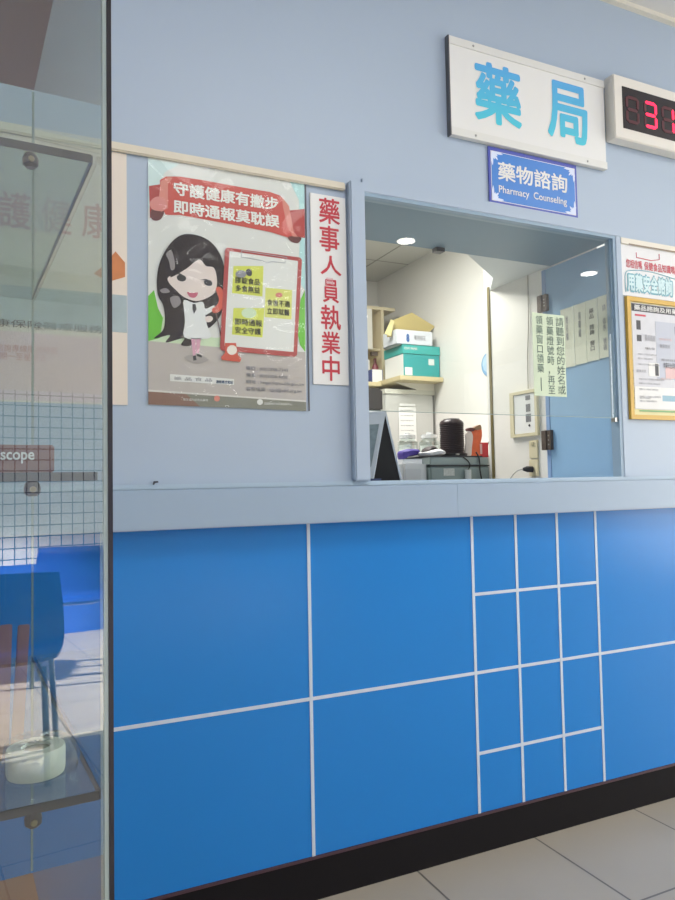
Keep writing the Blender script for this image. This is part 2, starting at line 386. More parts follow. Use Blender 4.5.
# ---------------------------------------------------------------- girl poster
YP = -.0015
ps = thing('medication_poster', 'wide illustrated poster with red ribbon title and black-haired girl holding a phone', 'poster', (.525, 0, 1.26))
def pl(pts, k, n=0):
    y = YP-.0004*k; q = [aY(a, b, y) for a, b in pts]
    if n: q = spline(q, n)
    return prism(q, (0, 1, 0), .00025)
def art(name, pts, m, k, n=0, label=None): return obj(name, pl(pts, k, n), m, ps, label=label)
def pm(name, col, rough=.3): return mat(name, col, rough, .04, scale=14, bump=0, coat=.15)
art('sheet', [(148, 157.5), (304.3, 183.5), (306.3, 411), (148.3, 404.5)], pm('poster white', '#dfe0dc'), 0)
G1 = pm('poster green', '#9fd07a'); G2 = pm('poster bright green', '#6cc03c')
art('meadow', [(148.2, 318), (155, 312), (166, 318), (180, 330), (215, 338), (240, 335), (240, 350), (148.2, 348)], pm('pale green wash', '#cfe2c0'), 1)
art('meadow', [(148.2, 296), (154, 290), (158, 308), (163, 318), (160, 338), (148.3, 341)], G2, 2, label='bright green grass patch')
art('meadow', [(304.9, 290), (300.5, 300), (297, 330), (300, 345), (305.3, 352)], G2, 2, label='bright green grass patch')
art('sky_corner', [(148.1, 158.5), (180, 164), (165, 172), (156, 190), (148.1, 210)], pm('pale aqua wash', '#cfe4e4'), 1)
art('sky_corner', [(304.3, 184), (290, 182), (299, 200), (300, 240), (298, 280), (305, 290)], pm('pale aqua wash 2', '#b5dede'), 1)
art('ground', [(148.2, 341), (240, 349), (305.2, 352), (306.1, 403), (148.3, 393)], pm('warm grey print', '#bdb5b0'), 2)
art('footer_band', [(148.3, 391.5), (306.1, 402), (306.2, 411), (148.3, 404.5)], pm('grey olive band', '#85857a'), 4)
art('footer_band', [(148.3, 391.5), (186, 394), (200, 406.5), (148.3, 404.5)], pm('brown band', '#8a6a5c'), 4.2)
art('footer_line', [(148.3, 389.5), (306.0, 400.5), (306.05, 402), (148.3, 391.3)], pm('pale line', '#d9d6d0'), 4.1)
# ribbon
RB = pm('ribbon red', '#cd5148'); RBD = pm('ribbon dark red', '#b23d38'); RBL = pm('ribbon light fold', '#d9877a')
art('ribbon_tail', [(149, 186), (162, 184), (164, 214), (150, 218)], RBD, 2)
art('ribbon_tail', [(284, 211), (304.6, 209), (305, 238), (292, 236)], RBD, 2)
art('ribbon', [(160, 180), (166, 176.5), (180, 176.5), (205, 180.5), (240, 187), (270, 192), (280, 195.5), (288, 205), (293, 232), (297, 237.5), (290, 238), (270, 232), (240, 226), (205, 219.5), (180, 215), (166, 215), (160, 205)], RB, 3)
art('ribbon_fold', [(161, 181), (168, 177), (173, 177.5), (168, 184), (168, 208), (161, 212), (159, 196)], RBL, 4)
art('ribbon_fold', [(282, 197), (289, 206), (294, 232), (298, 237), (293, 237), (287, 225), (283, 207)], RBL, 4)
art('ribbon_knot', [(152, 209), (158, 206.5), (164, 211), (161, 219), (154, 220.5), (150.5, 216)], pm('dark knot', '#6a3a3a'), 4, 4)
art('ribbon_knot', [(288, 237), (296, 236), (301.5, 238), (298, 243), (291, 241.5)], MATS['dark knot'], 4, 4)
art('pill_bubble', [(150, 202), (157, 196.5), (165, 200), (167, 208), (160, 211), (152, 209)], pm('pink bubble', '#d98a84'), 4.3, 4)
WP = pm('white print', '#f2efe9'); YW = YP-.0022
textH('title', '守護健康有撇步', WP, (173.5, 195.0, 278.5, 14.2), YW, ps, bold=.03)
textH('title', '即時通報莫耽誤', WP, (173.5, 213.0, 279.5, 13.8), YW, ps, bold=.03)
# girl
HAIR = pm('black hair print', '#2b2226', .25)
art('hair', [(186, 234), (200, 236), (212, 243), (221, 256), (226, 275), (227, 290), (224, 305), (219, 318), (209, 328), (206, 324), (195, 312), (186, 325), (192, 344), (181, 345), (184, 338), (166, 342.5), (170, 335), (154, 338.5), (163, 330), (165, 318), (163, 305), (158, 295), (157, 278), (160, 262), (167, 248), (176, 238)], HAIR, 5, 5)
SK = pm('skin print', '#e6d8d2')
art('face', [(172, 277), (186, 269), (199, 259.5), (206, 266), (214, 268), (217, 280), (215, 292), (207, 298), (196, 301), (184, 297), (176, 290), (170, 284), (167.5, 279), (170, 276)], SK, 6, 4)
art('coat', [(184, 300), (194, 303), (203, 302), (205, 312), (207, 325), (211, 337), (199, 339), (184, 337), (185, 322), (184, 310)], pm('coat white', '#e6e8e8'), 7, 3)
art('collar', [(192.5, 304), (195.5, 304), (196.5, 309), (194, 314), (192.5, 309)], INK, 8)
art('arm', [(202, 305), (206, 309), (214, 305), (216, 309), (206, 315), (201, 311)], MATS['coat white'], 8)
art('arm', [(186, 314), (196, 319), (206, 317.5), (207, 321), (196, 324), (185, 319)], MATS['coat white'], 8.2)
art('hand', [(205.5, 317), (211, 316), (213, 319), (210, 322), (206, 321.5)], SK, 8.4, 3)
PINK = pm('pink trousers print', '#d9a6b8')
art('leg', [(191, 338), (195.5, 338.5), (196, 354), (193, 356)], PINK, 7)
art('leg', [(196, 338.5), (201, 338), (199, 353), (196.6, 353)], PINK, 7)
art('shoe', [(193, 356), (196, 355.5), (196.5, 360), (193.5, 360.5)], INK, 7)
art('shoe', [(197, 353.5), (202, 355.5), (201.5, 357.5), (196.8, 356)], INK, 7)
art('shadow_ellipse', [(184, 358), (196, 354), (209, 359.5), (197, 363.5)], pm('printed shadow grey', '#a8a19e'), 6, 5)
art('eye', [(177, 276.5), (180, 274.5), (185, 276), (186, 279.5), (182.5, 281.5), (178, 280)], INK, 8, 3)
art('eye', [(204, 281), (208, 280), (212, 282), (211.5, 285.5), (207, 285.5), (204.5, 283.5)], INK, 8, 3)
art('eyelash', [(176, 273.5), (180, 273.2), (186, 276.8), (180, 274.8)], INK, 8.2)
art('eyelash', [(200, 279.5), (206, 279), (212, 281), (206, 280.3)], INK, 8.2)
art('mouth', [(187, 292), (192, 293), (198, 292.5), (195.5, 297.3), (190, 297)], pm('mouth pink', '#c5667c'), 8, 3)
HR = pm('handset red', '#cf5a48')
art('handset', [(216, 288), (220, 287), (224, 293), (224, 303), (220, 311), (214, 313), (212, 309), (217, 305), (219, 299), (217, 293)], HR, 9, 4)
art('phone_cord', [(215.5, 313), (216.6, 313), (222.5, 340), (221.5, 341)], pm('cord print', '#6d5b5b'), 6.5)
art('hair_shine', [(166, 254), (171, 250), (174, 258), (175, 268), (171, 270), (169, 261)], pm('hair shine', '#8d8688'), 5.6, 3)
art('hair_shine', [(170, 298), (178, 296), (181, 303), (174, 308)], MATS['hair shine'], 5.6, 3)
art('hair_shine', [(160, 290), (166, 288), (170, 292), (163, 293)], MATS['hair shine'], 5.6, 3)
# clipboard
art('clipboard', [(227, 247.5), (300, 257.5), (302, 260), (297, 355), (294, 357), (222, 350.5), (220, 348), (225, 250)], pm('clipboard red', '#b34c4a'), 9.5)
art('clipboard_sheet', [(229.5, 251), (298, 261), (293.5, 352), (224.5, 345.5)], pm('clipboard sheet', '#e2e3df'), 10)
tb = bmesh.new()
for a, b in zip([(241.5, 250.5), (241.5, 257), (262, 260.5), (267, 263), (272, 261.5), (285, 263), (287, 257.5)], [(241.5, 257), (262, 260.5), (267, 263), (272, 261.5), (285, 263), (287, 257.5), (241.5, 250.5)]):
    tube([aY(*a, YP-.0048), aY(*b, YP-.0048)], .0008, tb, 5)
obj('clip', tb, mat('grey clip print', '#b9bcc4', .4), ps)
YN = [pm('note yellow green', '#d6dc5c'), pm('note yellow green 2', '#dcdf7a')]
notes = [([(233.5, 266), (263.5, 266), (262.5, 296.5), (232, 293)], '膠錠食品', '多食無益', (235, 283.0, 260, 6.6), (235.5, 291.2, 260, 6.6), (241, 274)),
         ([(265.5, 287.5), (292, 290), (291.5, 319.5), (264.5, 317)], '食後不適', '立即就醫', (267, 305.5, 290, 6.6), (267, 314, 289.5, 6.6), (279, 295)),
         ([(233.5, 308), (264.5, 308), (262.5, 337.5), (232, 334.5)], '即時通報', '安全守護', (235, 324.8, 262, 6.8), (235, 333.2, 261, 6.8), (249, 313))]
for i, (pp, t1, t2, b1, b2, ic) in enumerate(notes):
    art('note', pp, YN[i % 2], 11)
    textH('note_text', t1, INK, b1, YP-.0050, ps, bold=.015); textH('note_text', t2, INK, b2, YP-.0050, ps, bold=.015)
    x, y = ic; rr = (5.5, 3.5, 7.5)[i]
    art('note_icon', [(x+rr*cos(t), y+rr*.7*sin(t)) for t in [k*pi/4 for k in range(8)]], (GREYINK, MATS['ribbon light fold'], MATS['pale green wash'])[i], 12, 3)
art('note_icon_dark', [(246, 270), (250, 269), (252, 272), (251, 276), (247, 275)], INK, 13, 3)
art('telephone', [(222, 360), (240, 362), (241.5, 358.5), (238, 355), (236, 343), (231, 343), (225, 343), (225, 353), (221, 357)], HR, 12.5)
art('telephone_dial', [(232+5.2*cos(t), 350+5*sin(t)) for t in [k*pi/5 for k in range(10)]], pm('dial white', '#ece4dc'), 13.5)
YI = YP-.0024
for (t, bb) in (('電話 : (02)2358-7343', (246, 370.5, 288, 4.6)), ('傳真 : (02)2358-4098', (246, 377.6, 287.5, 4.6)),
                ('網址 : https://qms.fda.gov.tw', (246, 384.2, 304.5, 4.8)), ('客服信箱 : tdrf@tdrf.org.tw', (246, 391.4, 302, 4.8))):
    textH('contact_line', t, GREYINK, bb, YI, ps, bold=.01)
art('name_strip', [(170, 374), (234, 379), (234, 385), (170, 381)], pm('strip white', '#e4e4e0'), 4)
textH('strip_text', '藥 品 食 品', GREYINK, (174, 380, 212, 3.6), YP-.0022, ps)
textH('strip_text', '通報專線電話', mat('navy ink', '#2a4a70'), (216, 383.4, 233, 3.4), YP-.0022, ps, bold=.02)
textH('footer_text', '衛生福利部食品藥物', MATS['strip white'], (183, 400.7, 208, 2.6), YP-.0024, ps)
textH('footer_text', '全國藥物不良反應通報中心', MATS['strip white'], (264, 404.6, 292, 2.4), YP-.0024, ps)
art('footer_emblem', [(260+3*cos(t), 402+3*sin(t)) for t in [k*pi/5 for k in range(10)]], MATS['strip white'], 5.5)
art('footer_emblem', [(217+3*cos(t), 398.5+3*sin(t)) for t in [k*pi/5 for k in range(10)]], MATS['ribbon light fold'], 5.5)
# shadow at the sheet's right edge, put in as a dark strip
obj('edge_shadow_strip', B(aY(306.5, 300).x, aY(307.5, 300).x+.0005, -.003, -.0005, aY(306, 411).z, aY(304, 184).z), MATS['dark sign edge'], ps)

FILM = glass('clear wrinkled film', '#fcfdfc', -.02, .1)
nt = FILM.node_tree; tcn = nt.nodes.new('ShaderNodeTexCoord'); nz = nt.nodes.new('ShaderNodeTexNoise'); nz.inputs['Scale'].default_value = 6; nz.inputs['Distortion'].default_value = .8
bp = nt.nodes.new('ShaderNodeBump'); bp.inputs['Strength'].default_value = .9; bp.inputs['Distance'].default_value = .03
nt.links.new(tcn.outputs['Object'], nz.inputs['Vector']); nt.links.new(nz.outputs['Fac'], bp.inputs['Height'])
for n_ in nt.nodes:
    if n_.type == 'BSDF_GLOSSY': nt.links.new(bp.outputs['Normal'], n_.inputs['Normal'])
obj('clear_film', pl([(148, 157.5), (304.3, 183.5), (306.3, 411), (148.3, 404.5)], 20), FILM, ps)

# vertical brush sign
vs = thing('vertical_notice', 'narrow white vertical sign with red brush characters beside the illustrated poster', 'sign', (.805, 0, 1.335))
YV = -.005
vx0, vx1 = aY(311.5, 280, YV).x, aY(347.2, 290, YV).x; vz0, vz1 = aY(313, 384, YV).z, aY(311, 192.5, YV).z
obj('board', B(vx0, vx1, YV, -.0005, vz0, vz1), WHITE, vs, bevel=.001)
BR = mat('red brush ink', '#bf3440', .5, .1, scale=60)
chars = [('藥', 319, 339.5, 198, 222.5), ('事', 319.5, 339, 225.5, 250.5), ('人', 320.5, 341, 255.5, 274), ('員', 323, 338.5, 279.5, 302), ('執', 321, 340.5, 305, 329), ('業', 321.5, 340, 331.5, 353.5), ('中', 322.5, 339.5, 356, 380.5)]
for ch, a, b, t, bt in chars:
    dy = (b-a)*.12*(458-(t+bt)/2)/260*.9
    textY('brush_character', ch, BR, (a, bt-dy*0, b, t+dy), YV-.0004, vs, bold=.014)
textY('overwritten_mark', '員', mat('faded pink ink', '#d9a3a8'), (325, 284.5, 334, 278.5), YV-.0008, vs)

# left poster behind the display case
lp = thing('clinic_poster', 'cream and pink poster seen through the glass display case on the left', 'poster', (0, 0, 1.26))
obj('sheet', B(-.62, .267, -.002, -.0005, 1.266, 1.878), mat('cream poster sheet', '#ded3c4', .4, .03), lp)
obj('pink_panel', B(-.62, .205, -.003, -.0021, 1.27, 1.425), mat('pink print', '#dfc4c4', .4), lp)
obj('landscape_print', B(-.25, .266, -.0028, -.0021, 1.44, 1.53), mat('grey blue landscape print', '#a3b2b4', .4, .25, scale=14), lp)
obj('orange_print', prism([(.19, -.003, 1.575), (.225, -.003, 1.56), (.262, -.003, 1.575), (.262, -.003, 1.61), (.24, -.003, 1.635), (.215, -.003, 1.60)], (0, -1, 0), .0003), mat('orange print', '#c87f4e', .5, .2, scale=40), lp)
RI = mat('faded red ink', '#c98f88')
text('poster_title', '力 護 健 康', RI, (-.1, -.0032, 1.66), *AXF, .33, .085, lp, bold=.01)
text('poster_text', '全民健康保險醫療服務', INK, (-.12, -.0032, 1.434), *AXF, .33, .018, lp)
text('poster_text', '藥物諮詢專線服務時間\n星期一至星期五', MATS['faded red ink'], (-.05, -.0035, 1.36), *AXF, .16, .035, lp)

# notice board on the right
bd = thing('bulletin_board', 'yellow-framed notice board under a white banner right of the window', 'notice board', (2.18, 0, 1.26))
fx0 = aY(628.5, 350, -.01).x; fz1 = aY(627.5, 296, -.01).z; fz0 = aY(632, 419, -.01).z; fx1 = fx0+.62; ft = .015
YF = mat('mustard yellow frame', '#d0a848', .45, .05)
obj('frame', B((fx0, fx1, -.012, -.0005, fz0, fz0+ft), (fx0, fx1, -.012, -.0005, fz1-ft, fz1), (fx0, fx0+ft, -.012, -.0005, fz0+ft, fz1-ft), (fx1-ft, fx1, -.012, -.0005, fz0+ft, fz1-ft)), YF, bd)
obj('backing', B(fx0+ft, fx1-ft, -.005, -.0005, fz0+ft, fz1-ft), mat('pale yellow backing', '#dcd6a0', .5), bd)
pxs = fx0+ft+.010
obj('newsprint', B(pxs, fx1-ft-.01, -.0062, -.0051, fz0+ft+.02, fz1-ft-.004), mat('grey newsprint', '#cfd0d4', .5, .08, scale=40), bd)
NBK = [0]
def nb(x, z, w_, h_, m, n='printed_block'): NBK[0] += 1; obj(n, B(x, x+w_, -.0064-.00008*NBK[0], -.0063, z, z+h_), m, bd)
nb(pxs, fz1-ft-.032, .30, .026, INK, 'headline_band')
text('headline', '藥品諮詢及用藥指導', PAPER, (pxs+.01, -.0078, fz1-ft-.029), *AXF, .27, .019, bd, bold=.015)
nb(pxs+.02, fz1-ft-.095, .02, .032, INK); nb(pxs+.02, fz1-ft-.135, .022, .022, INK)
nb(pxs+.11, fz1-ft-.26, .14, .20, mat('blue grey print', '#b9bec9'), 'printed_column')
nb(pxs+.07, fz0+ft+.135, .05, .045, PAPER); nb(pxs+.10, fz0+ft+.137, .017, .041, INK)
nb(pxs+.15, fz0+ft+.13, .07, .04, mat('pink print block', '#d8b6b4'))
nb(pxs+.13, fz0+ft+.028, .08, .03, mat('teal print block', '#8fb4c4'))
nb(pxs, fz0+ft+.022, .30, .075, PAPER)
nb(pxs+.13, fz0+ft+.05, .08, .02, MATS['teal print block'], 'printed_mark')
for zz, ww in ((.205, .09), (.19, .07), (.17, .1), (.12, .12), (.105, .1), (.085, .09), (.06, .1), (.045, .08)):
    text('small_print', '用藥安全小常識請洽藥師說明', GREYINK, (pxs+.02, -.0078, fz0+ft+zz), *AXF, ww, .006, bd)
for zz in (.03, .045, .062, .085, .11, .13, .155, .19): obj('pin', lathe([(.002, 0), (.0015, .001)], (fx0+ft+.007, -.005, fz0+zz+.01), (0, -1, 0), 8), INK, bd)
obj('title_banner', B(fx0-.012, fx1, -.004, -.0005, fz1+.004, 1.868), mat('white banner', '#dfe0e0', .4, .02), bd)
obj('banner_rail', B(fx0-.014, fx1, -.010, -.0005, 1.864, 1.884), mat('cream rail', '#e0dacb', .4), bd)
obj('banner_rail_gap', B(fx0+.02, fx1, -.0108, -.0098, 1.863, 1.867), mat('brown gap', '#8a7a66'), bd)
text('banner_text', '您相信嗎', mat('red print', '#cc4a58'), (fx0+.010, -.0044, 1.785), *AXF, .075, .030, bd, bold=.015)
text('banner_text', '保健食品知識嗎', MATS['red print'], (fx0+.095, -.0044, 1.785), *AXF, .15, .030, bd, bold=.015)
TB = mat('teal bubble print', '#74aebc', .4)
text('banner_outline', '用藥安全諮詢', TB, (fx0+.008, -.0044, 1.70), *AXF, .225, .072, bd, bold=.09)
text('banner_letters', '用藥安全諮詢', mat('pale aqua print', '#cbe4e6'), (fx0+.013, -.0052, 1.706), *AXF, .215, .060, bd, bold=.04)
tube([(fx0+.06, -.0045, 1.842), (fx0+.06, -.0045, 1.825), (fx0+.13, -.0045, 1.822), (fx0+.17, -.0045, 1.83), (fx0+.17, -.0045, 1.85)], .0015, bm2 := bmesh.new(), 6)
obj('cartoon_outline', bm2, MATS['red print'], bd)
obj('bubble_outline', tube([(fx0+.004, -.0048, 1.70), (fx0+.006, -.0048, 1.765), (fx0+.045, -.0048, 1.778), (fx0+.10, -.0048, 1.782), (fx0+.16, -.0048, 1.779), (fx0+.22, -.0048, 1.772), (fx0+.25, -.0048, 1.768)], .0014, None, 6, 4), TB, bd)
for i, (dx, dz, ww, hh_) in enumerate(((.055, .255, .05, .022), (.055, .225, .045, .008), (.125, .262, .06, .008), (.125, .235, .05, .014), (.13, .19, .08, .008), (.14, .165, .06, .02), (.125, .125, .05, .006), (.01, .145, .045, .010), (.02, .015+.04, .05, .006), (.21, .24, .04, .02), (.2, .2, .05, .008))):
    text('small_print', ('藥師諮詢', '用藥安全須知', '慢性處方箋', '健康資訊')[i % 4], (GREYINK, INK, MATS['pink print block'], GREYINK)[i % 4], (pxs+dx, -.0082, fz0+ft+dz), *AXF, ww, hh_, bd)
nb(pxs+.205, fz1-ft-.10, .022, .028, INK); nb(pxs+.015, fz1-ft-.048, .05, .006, MATS['red print'], 'red_rule')
nb(pxs+.02, fz0+ft+.012, .18, .005, mat('green print', '#7fae72'), 'green_rule')

# ---------------------------------------------------------------- notes on the glass and the door
gn = thing('green_notice', 'pale green vertical notice with three columns of characters taped on window glass', 'notice', (1.6, -.0, 1.26))
ga, gb = aY(532.5, 313, .003), aY(566, 397, .003)
gx0_, gx1_, gzt, gzb = aY(533, 350, .003).x, aY(565, 350, .003).x, aY(533, 312.5, .003).z, aY(565, 397, .003).z
obj('sheet', B(gx0_, gx1_, .002, .0035, gzb, gzt), GREENP, gn)
GI = mat('dark green ink', '#3f5a55')
cols = [('請聽到您的姓名或', .72, .97, .03, .97), ('領藥燈號時，再至', .42, .64, .03, .97), ('領藥窗口領藥', .10, .31, .28, .97)]
gwid = gx1_-gx0_; ghei = gzt-gzb
for t, u0_, u1_, v0, v1 in cols:
    text('column_text', '\n'.join(t), GI, (gx0_+gwid*u0_, .0015, gzb+ghei*v0), *AXF, gwid*(u1_-u0_), ghei*(v1-v0), gn, bold=.0)
obj('dash_stroke', B(gx0_+gwid*.2, gx0_+gwid*.22, .0012, .0019, gzb+ghei*.06, gzb+ghei*.22), GI, gn)
ns_ = thing('door_papers', 'four cream sheets taped side by side on the open blue door', 'papers', (1.872, .16, 1.46))
XD = 1.875
za_, zb_ = 1.480, 1.700
edges = [.276, .208, .150, .092, .034]
for i in range(4):
    ya, yb = edges[i], edges[i+1]
    obj('sheet', B(XD-.0022-.0004*(i % 2), XD-.0008, yb, ya-.001, za_+.002*i, zb_+.001*(i-1)), CREAMP, ns_)
    txt = ('姓名條', '領藥處', '藥品 諮詢 窗口', '請 依序 號碼')[i]
    wd = (.012, .014, .022, .015)[i]; hh = (.09, .09, .15, .16)[i]
    text('sheet_text', '\n'.join(txt), INK if i == 2 else GREYINK, (XD-.0030, (ya+yb)/2+wd/2, za_+.19-hh), (0, -1, 0), (0, 0, 1), wd, hh, ns_, bold=.005)
obj('paper_border', B((XD-.0034, XD-.0022, .034, .0365, za_, zb_), (XD-.0034, XD-.0022, .208, .2105, za_, zb_), (XD-.0034, XD-.0022, .092, .0945, za_, zb_)), mat('pale tape', '#e4e6d8'), ns_)

# ---------------------------------------------------------------- things on the partition
XP = 1.8795
ep = thing('fuse_box', 'cream fuse box with a white door on the narrow wall beside the blue door', 'fuse box', (XP, .5, 1.24))
ya, yb, z0_, z1_ = .578, .415, 1.243, 1.425
EB = mat('aged cream frame', '#d0c7a6', .45)
obj('frame', B((XP-.012, XP, yb, ya, z0_, z0_+.012), (XP-.012, XP, yb, ya, z1_-.012, z1_), (XP-.012, XP, yb, yb+.014, z0_+.012, z1_-.012), (XP-.012, XP, ya-.022, ya, z0_+.012, z1_-.012)), EB, ep)
obj('door', B(XP-.008, XP-.001, yb+.015, ya-.023, z0_+.013, z1_-.013), WHITE, ep)
for z, h_, w_ in ((1.395, .018, .028), (1.355, .03, .026), (1.315, .032, .03)):
    obj('switch_label', B(XP-.0088, XP-.0079, .46-w_/2+.01, .46+w_/2+.01, z-h_/2, z+h_/2), mat('grey label print', '#77787a', .4, .5, scale=150), ep)
obj('lock', lathe([(.005, 0), (.004, .003)], (XP-.008, .465, 1.285), (-1, 0, 0), 12), INK, ep)
ol = thing('wall_socket', 'cream double wall socket plate with a switch below the fuse box', 'socket', (XP, .44, 1.08))
SOC = mat('aged ivory socket', '#d6ccab', .4)
obj('plate', B((XP-.007, XP, .425, .475, 1.155, 1.225)), SOC, ol, bevel=.002)
obj('plate', B((XP-.007, XP, .425, .478, 1.085, 1.15)), SOC, ol, bevel=.002)
obj('rocker_switch', B((XP-.011, XP-.006, .442, .458, 1.205, 1.218)), mat('ivory rocker', '#b8ad8c'), ol)
pg = thing('black_plug', 'black plug with a thin cord pushed into the wall socket', 'plug', (XP, .45, 1.09))
obj('plug_body', tube([(XP-.008, .455, 1.112), (XP-.03, .462, 1.113), (XP-.045, .468, 1.113)], [.012, .012, .006], None, 10), BLACK, pg, smooth=True)
obj('cord', tube([(XP-.045, .468, 1.113), (XP-.06, .48, 1.108), (XP-.07, .50, 1.09), (XP-.075, .52, 1.065)], .0022, None, 6, 5), mat('pale grey cord', '#9c9a92'), pg, smooth=True)
tag(obj('hanging_cable', tube([(1.876, .452, 1.88), (1.875, .456, 1.7), (1.8755, .468, 1.55), (1.875, .47, 1.43)], .0022, None, 6, 6), mat('dull cable', '#a8a294'), smooth=True), 'thin grey cable running down the narrow wall to the fuse box', 'cable')

# round plaque on the far side wall
rp = thing('round_plaque', 'round blue plaque on the white side wall, half hidden by a brass strip', 'plaque', (2.395, 1.40, 1.64))
obj('disc', lathe([(.066, 0), (.066, .006), (.058, .009)], (2.3995, 1.40, 1.708), (-1, 0, 0), 32), mat('blue plaque', '#6f9cc4', .35, .35, scale=25), rp)
obj('disc_print', lathe([(.05, 0), (.05, .0012)], (2.3905, 1.40, 1.713), (-1, 0, 0), 28), mat('pale blue print', '#a9c4da', .35, .2, scale=40), rp)

# ---------------------------------------------------------------- shelf and boxes
sh = thing('wall_shelf', 'pale wooden wall shelf carrying the stacked boxes', 'shelf', (2.27, 2.1, 1.66))
WOOD = mat('pale birch wood', '#cdbf95', .5, .08, scale=7)
zs = 1.70
xl = 2.135
obj('board', B(2.098, 2.399, 1.85, 2.655, zs-.028, zs), WOOD, sh, bevel=.003)
obj('bracket', prism([(2.13, 1.95, zs-.028), (2.399, 1.95, zs-.028), (2.399, 1.95, zs-.10), (2.38, 1.95, zs-.10)], (0, 1, 0), .02), CREAM, sh)
def pb(x, y): return aY(x, y, 1.88)
tb_ = thing('teal_carton', 'teal and white paper carton on the shelf, lower of the stack', 'box', (2.27, 1.99, zs))
TEAL = mat('teal carton print', '#2f9c9c', .45, .05); TEALD = mat('teal lid print', '#38a8a2', .45, .05)
obj('carton_body', B(2.141, 2.392, 1.882, 2.105, zs, zs+.135), TEAL, tb_)
obj('white_side', B(2.1395, 2.1408, 1.883, 2.104, zs+.001, zs+.133), PAPER, tb_)
obj('lid', B(2.136, 2.396, 1.877, 2.11, zs+.136, zs+.190), TEALD, tb_, bevel=.002)
obj('label_patch', B(2.15, 2.20, 1.8805, 1.8818, zs+.008, zs+.055), PAPER, tb_)
obj('label_patch', B(2.315, 2.355, 1.8805, 1.8818, zs+.075, zs+.112), mat('printed square', '#d5dcd8', .5, .4, scale=200), tb_)
text('carton_text', 'COPY PAPER', PAPER, (2.145, 1.8765, zs+.160), *AXF, .09, .014, tb_, bold=.01)
wb = thing('white_carton', 'open white cardboard box with flaps up on top of the teal carton', 'box', (2.25, 2.0, zs+.19))
z1 = zs+.191; wz = z1+.088
CW = mat('white cardboard', '#d3d8de', .55); KR = mat('kraft cardboard', '#b9a86c', .6, .1)
wx0, wx1, wy0, wy1 = 2.10, 2.348, 1.885, 2.05
obj('carton_body', B((wx0, wx1, wy0, wy0+.004, z1, wz), (wx0, wx1, wy1-.004, wy1, z1, wz), (wx0, wx0+.004, wy0+.004, wy1-.004, z1, wz), (wx1-.004, wx1, wy0+.004, wy1-.004, z1, wz), (wx0, wx1, wy0, wy1, z1, z1+.004)), CW, wb)
obj('flap', prism([aY(a, b, 1.94) for a, b in ((387, 337), (391, 321), (412, 312.5), (435, 326.5), (426, 336))], (0, 1, .2), .003), KR, wb, label='raised brown cardboard flap')
obj('flap', prism([aY(a, b, 1.91) for a, b in ((384.5, 334), (391, 319), (394.5, 321.5), (391, 336))], (0, 1, 0), .003), mat('pale kraft', '#cfc58e', .6), wb)
obj('flap', prism([(wx0+.11, wy0+.05, wz-.01), (wx1-.05, wy0+.05, wz-.01), (wx1-.07, wy0+.12, wz+.02), (wx0+.12, wy0+.12, wz+.075)], (0, -1, 0), .003), mat('beige card', '#c4ad92', .6), wb)
text('carton_mark', '8', mat('blue mark', '#2f5ea0'), (wx0+.065, wy0-.001, z1+.015), *AXF, .022, .05, wb, bold=.06)
text('carton_text', '藥用棉花', GREYINK, (wx0+.12, wy0-.001, z1+.03), *AXF, .08, .03, wb)
sb = thing('small_white_box', 'little white box with dark blue ends at the left end of the shelf', 'box', (2.10, 2.2, zs))
obj('box_body', B(2.062, 2.132, 2.13, 2.20, zs-.01, zs+.075), PAPER, sb)
obj('box_end', B((2.059, 2.0615, 2.128, 2.2, zs-.01, zs+.075), (2.1325, 2.135, 2.128, 2.20, zs-.01, zs+.075)), mat('navy band', '#3a4a86'), sb)
obj('shelf_extension', B(2.0, 2.097, 2.08, 2.655, zs-.034, zs-.0105), WOOD, sh)
# open wall cupboard
cb = thing('wall_cupboard', 'open wooden wall cupboard at the left beside the stacked boxes', 'cupboard', (1.9, 2.45, 1.66))
CBM = mat('cream cupboard', '#d3c6a4', .5, .06)
cz0, cz1_ = 1.66, 2.215
obj('carcass', B((1.7, 2.32, 2.28, 2.655, cz1_-.02, cz1_), (1.7, 2.32, 2.64, 2.655, cz0, cz1_-.02), (2.215, 2.235, 2.28, 2.64, zs+.001, cz1_-.02), (1.7, 1.72, 2.28, 2.64, cz0, cz1_-.02), (1.72, 2.0, 2.28, 2.64, cz0, cz0+.02)), CBM, cb)
obj('cupboard_shelf', B(1.72, 2.214, 2.30, 2.638, 1.93, 1.945), CBM, cb)
obj('door', B(2.10, 2.14, 2.262, 2.278, 1.93, 2.19), mat('cream door', '#dcd8cc', .4), cb)
obj('door', B(2.08, 2.115, 2.262, 2.278, 1.71, 1.86), MATS['cream door'], cb)
obj('handle', B(2.12, 2.165, 2.24, 2.262, 1.885, 1.91), RUST, cb)
bt = thing('medicine_bottle', 'dark red bottle standing inside the open wall cupboard', 'bottle', (2.19, 2.4, 1.72))
obj('bottle_body', lathe([(.022, 0), (.022, .12), (.01, .15), (.01, .18)], (2.185, 2.32, 1.701), seg=16), mat('maroon plastic', '#8a3a48', .4), bt, smooth=True)

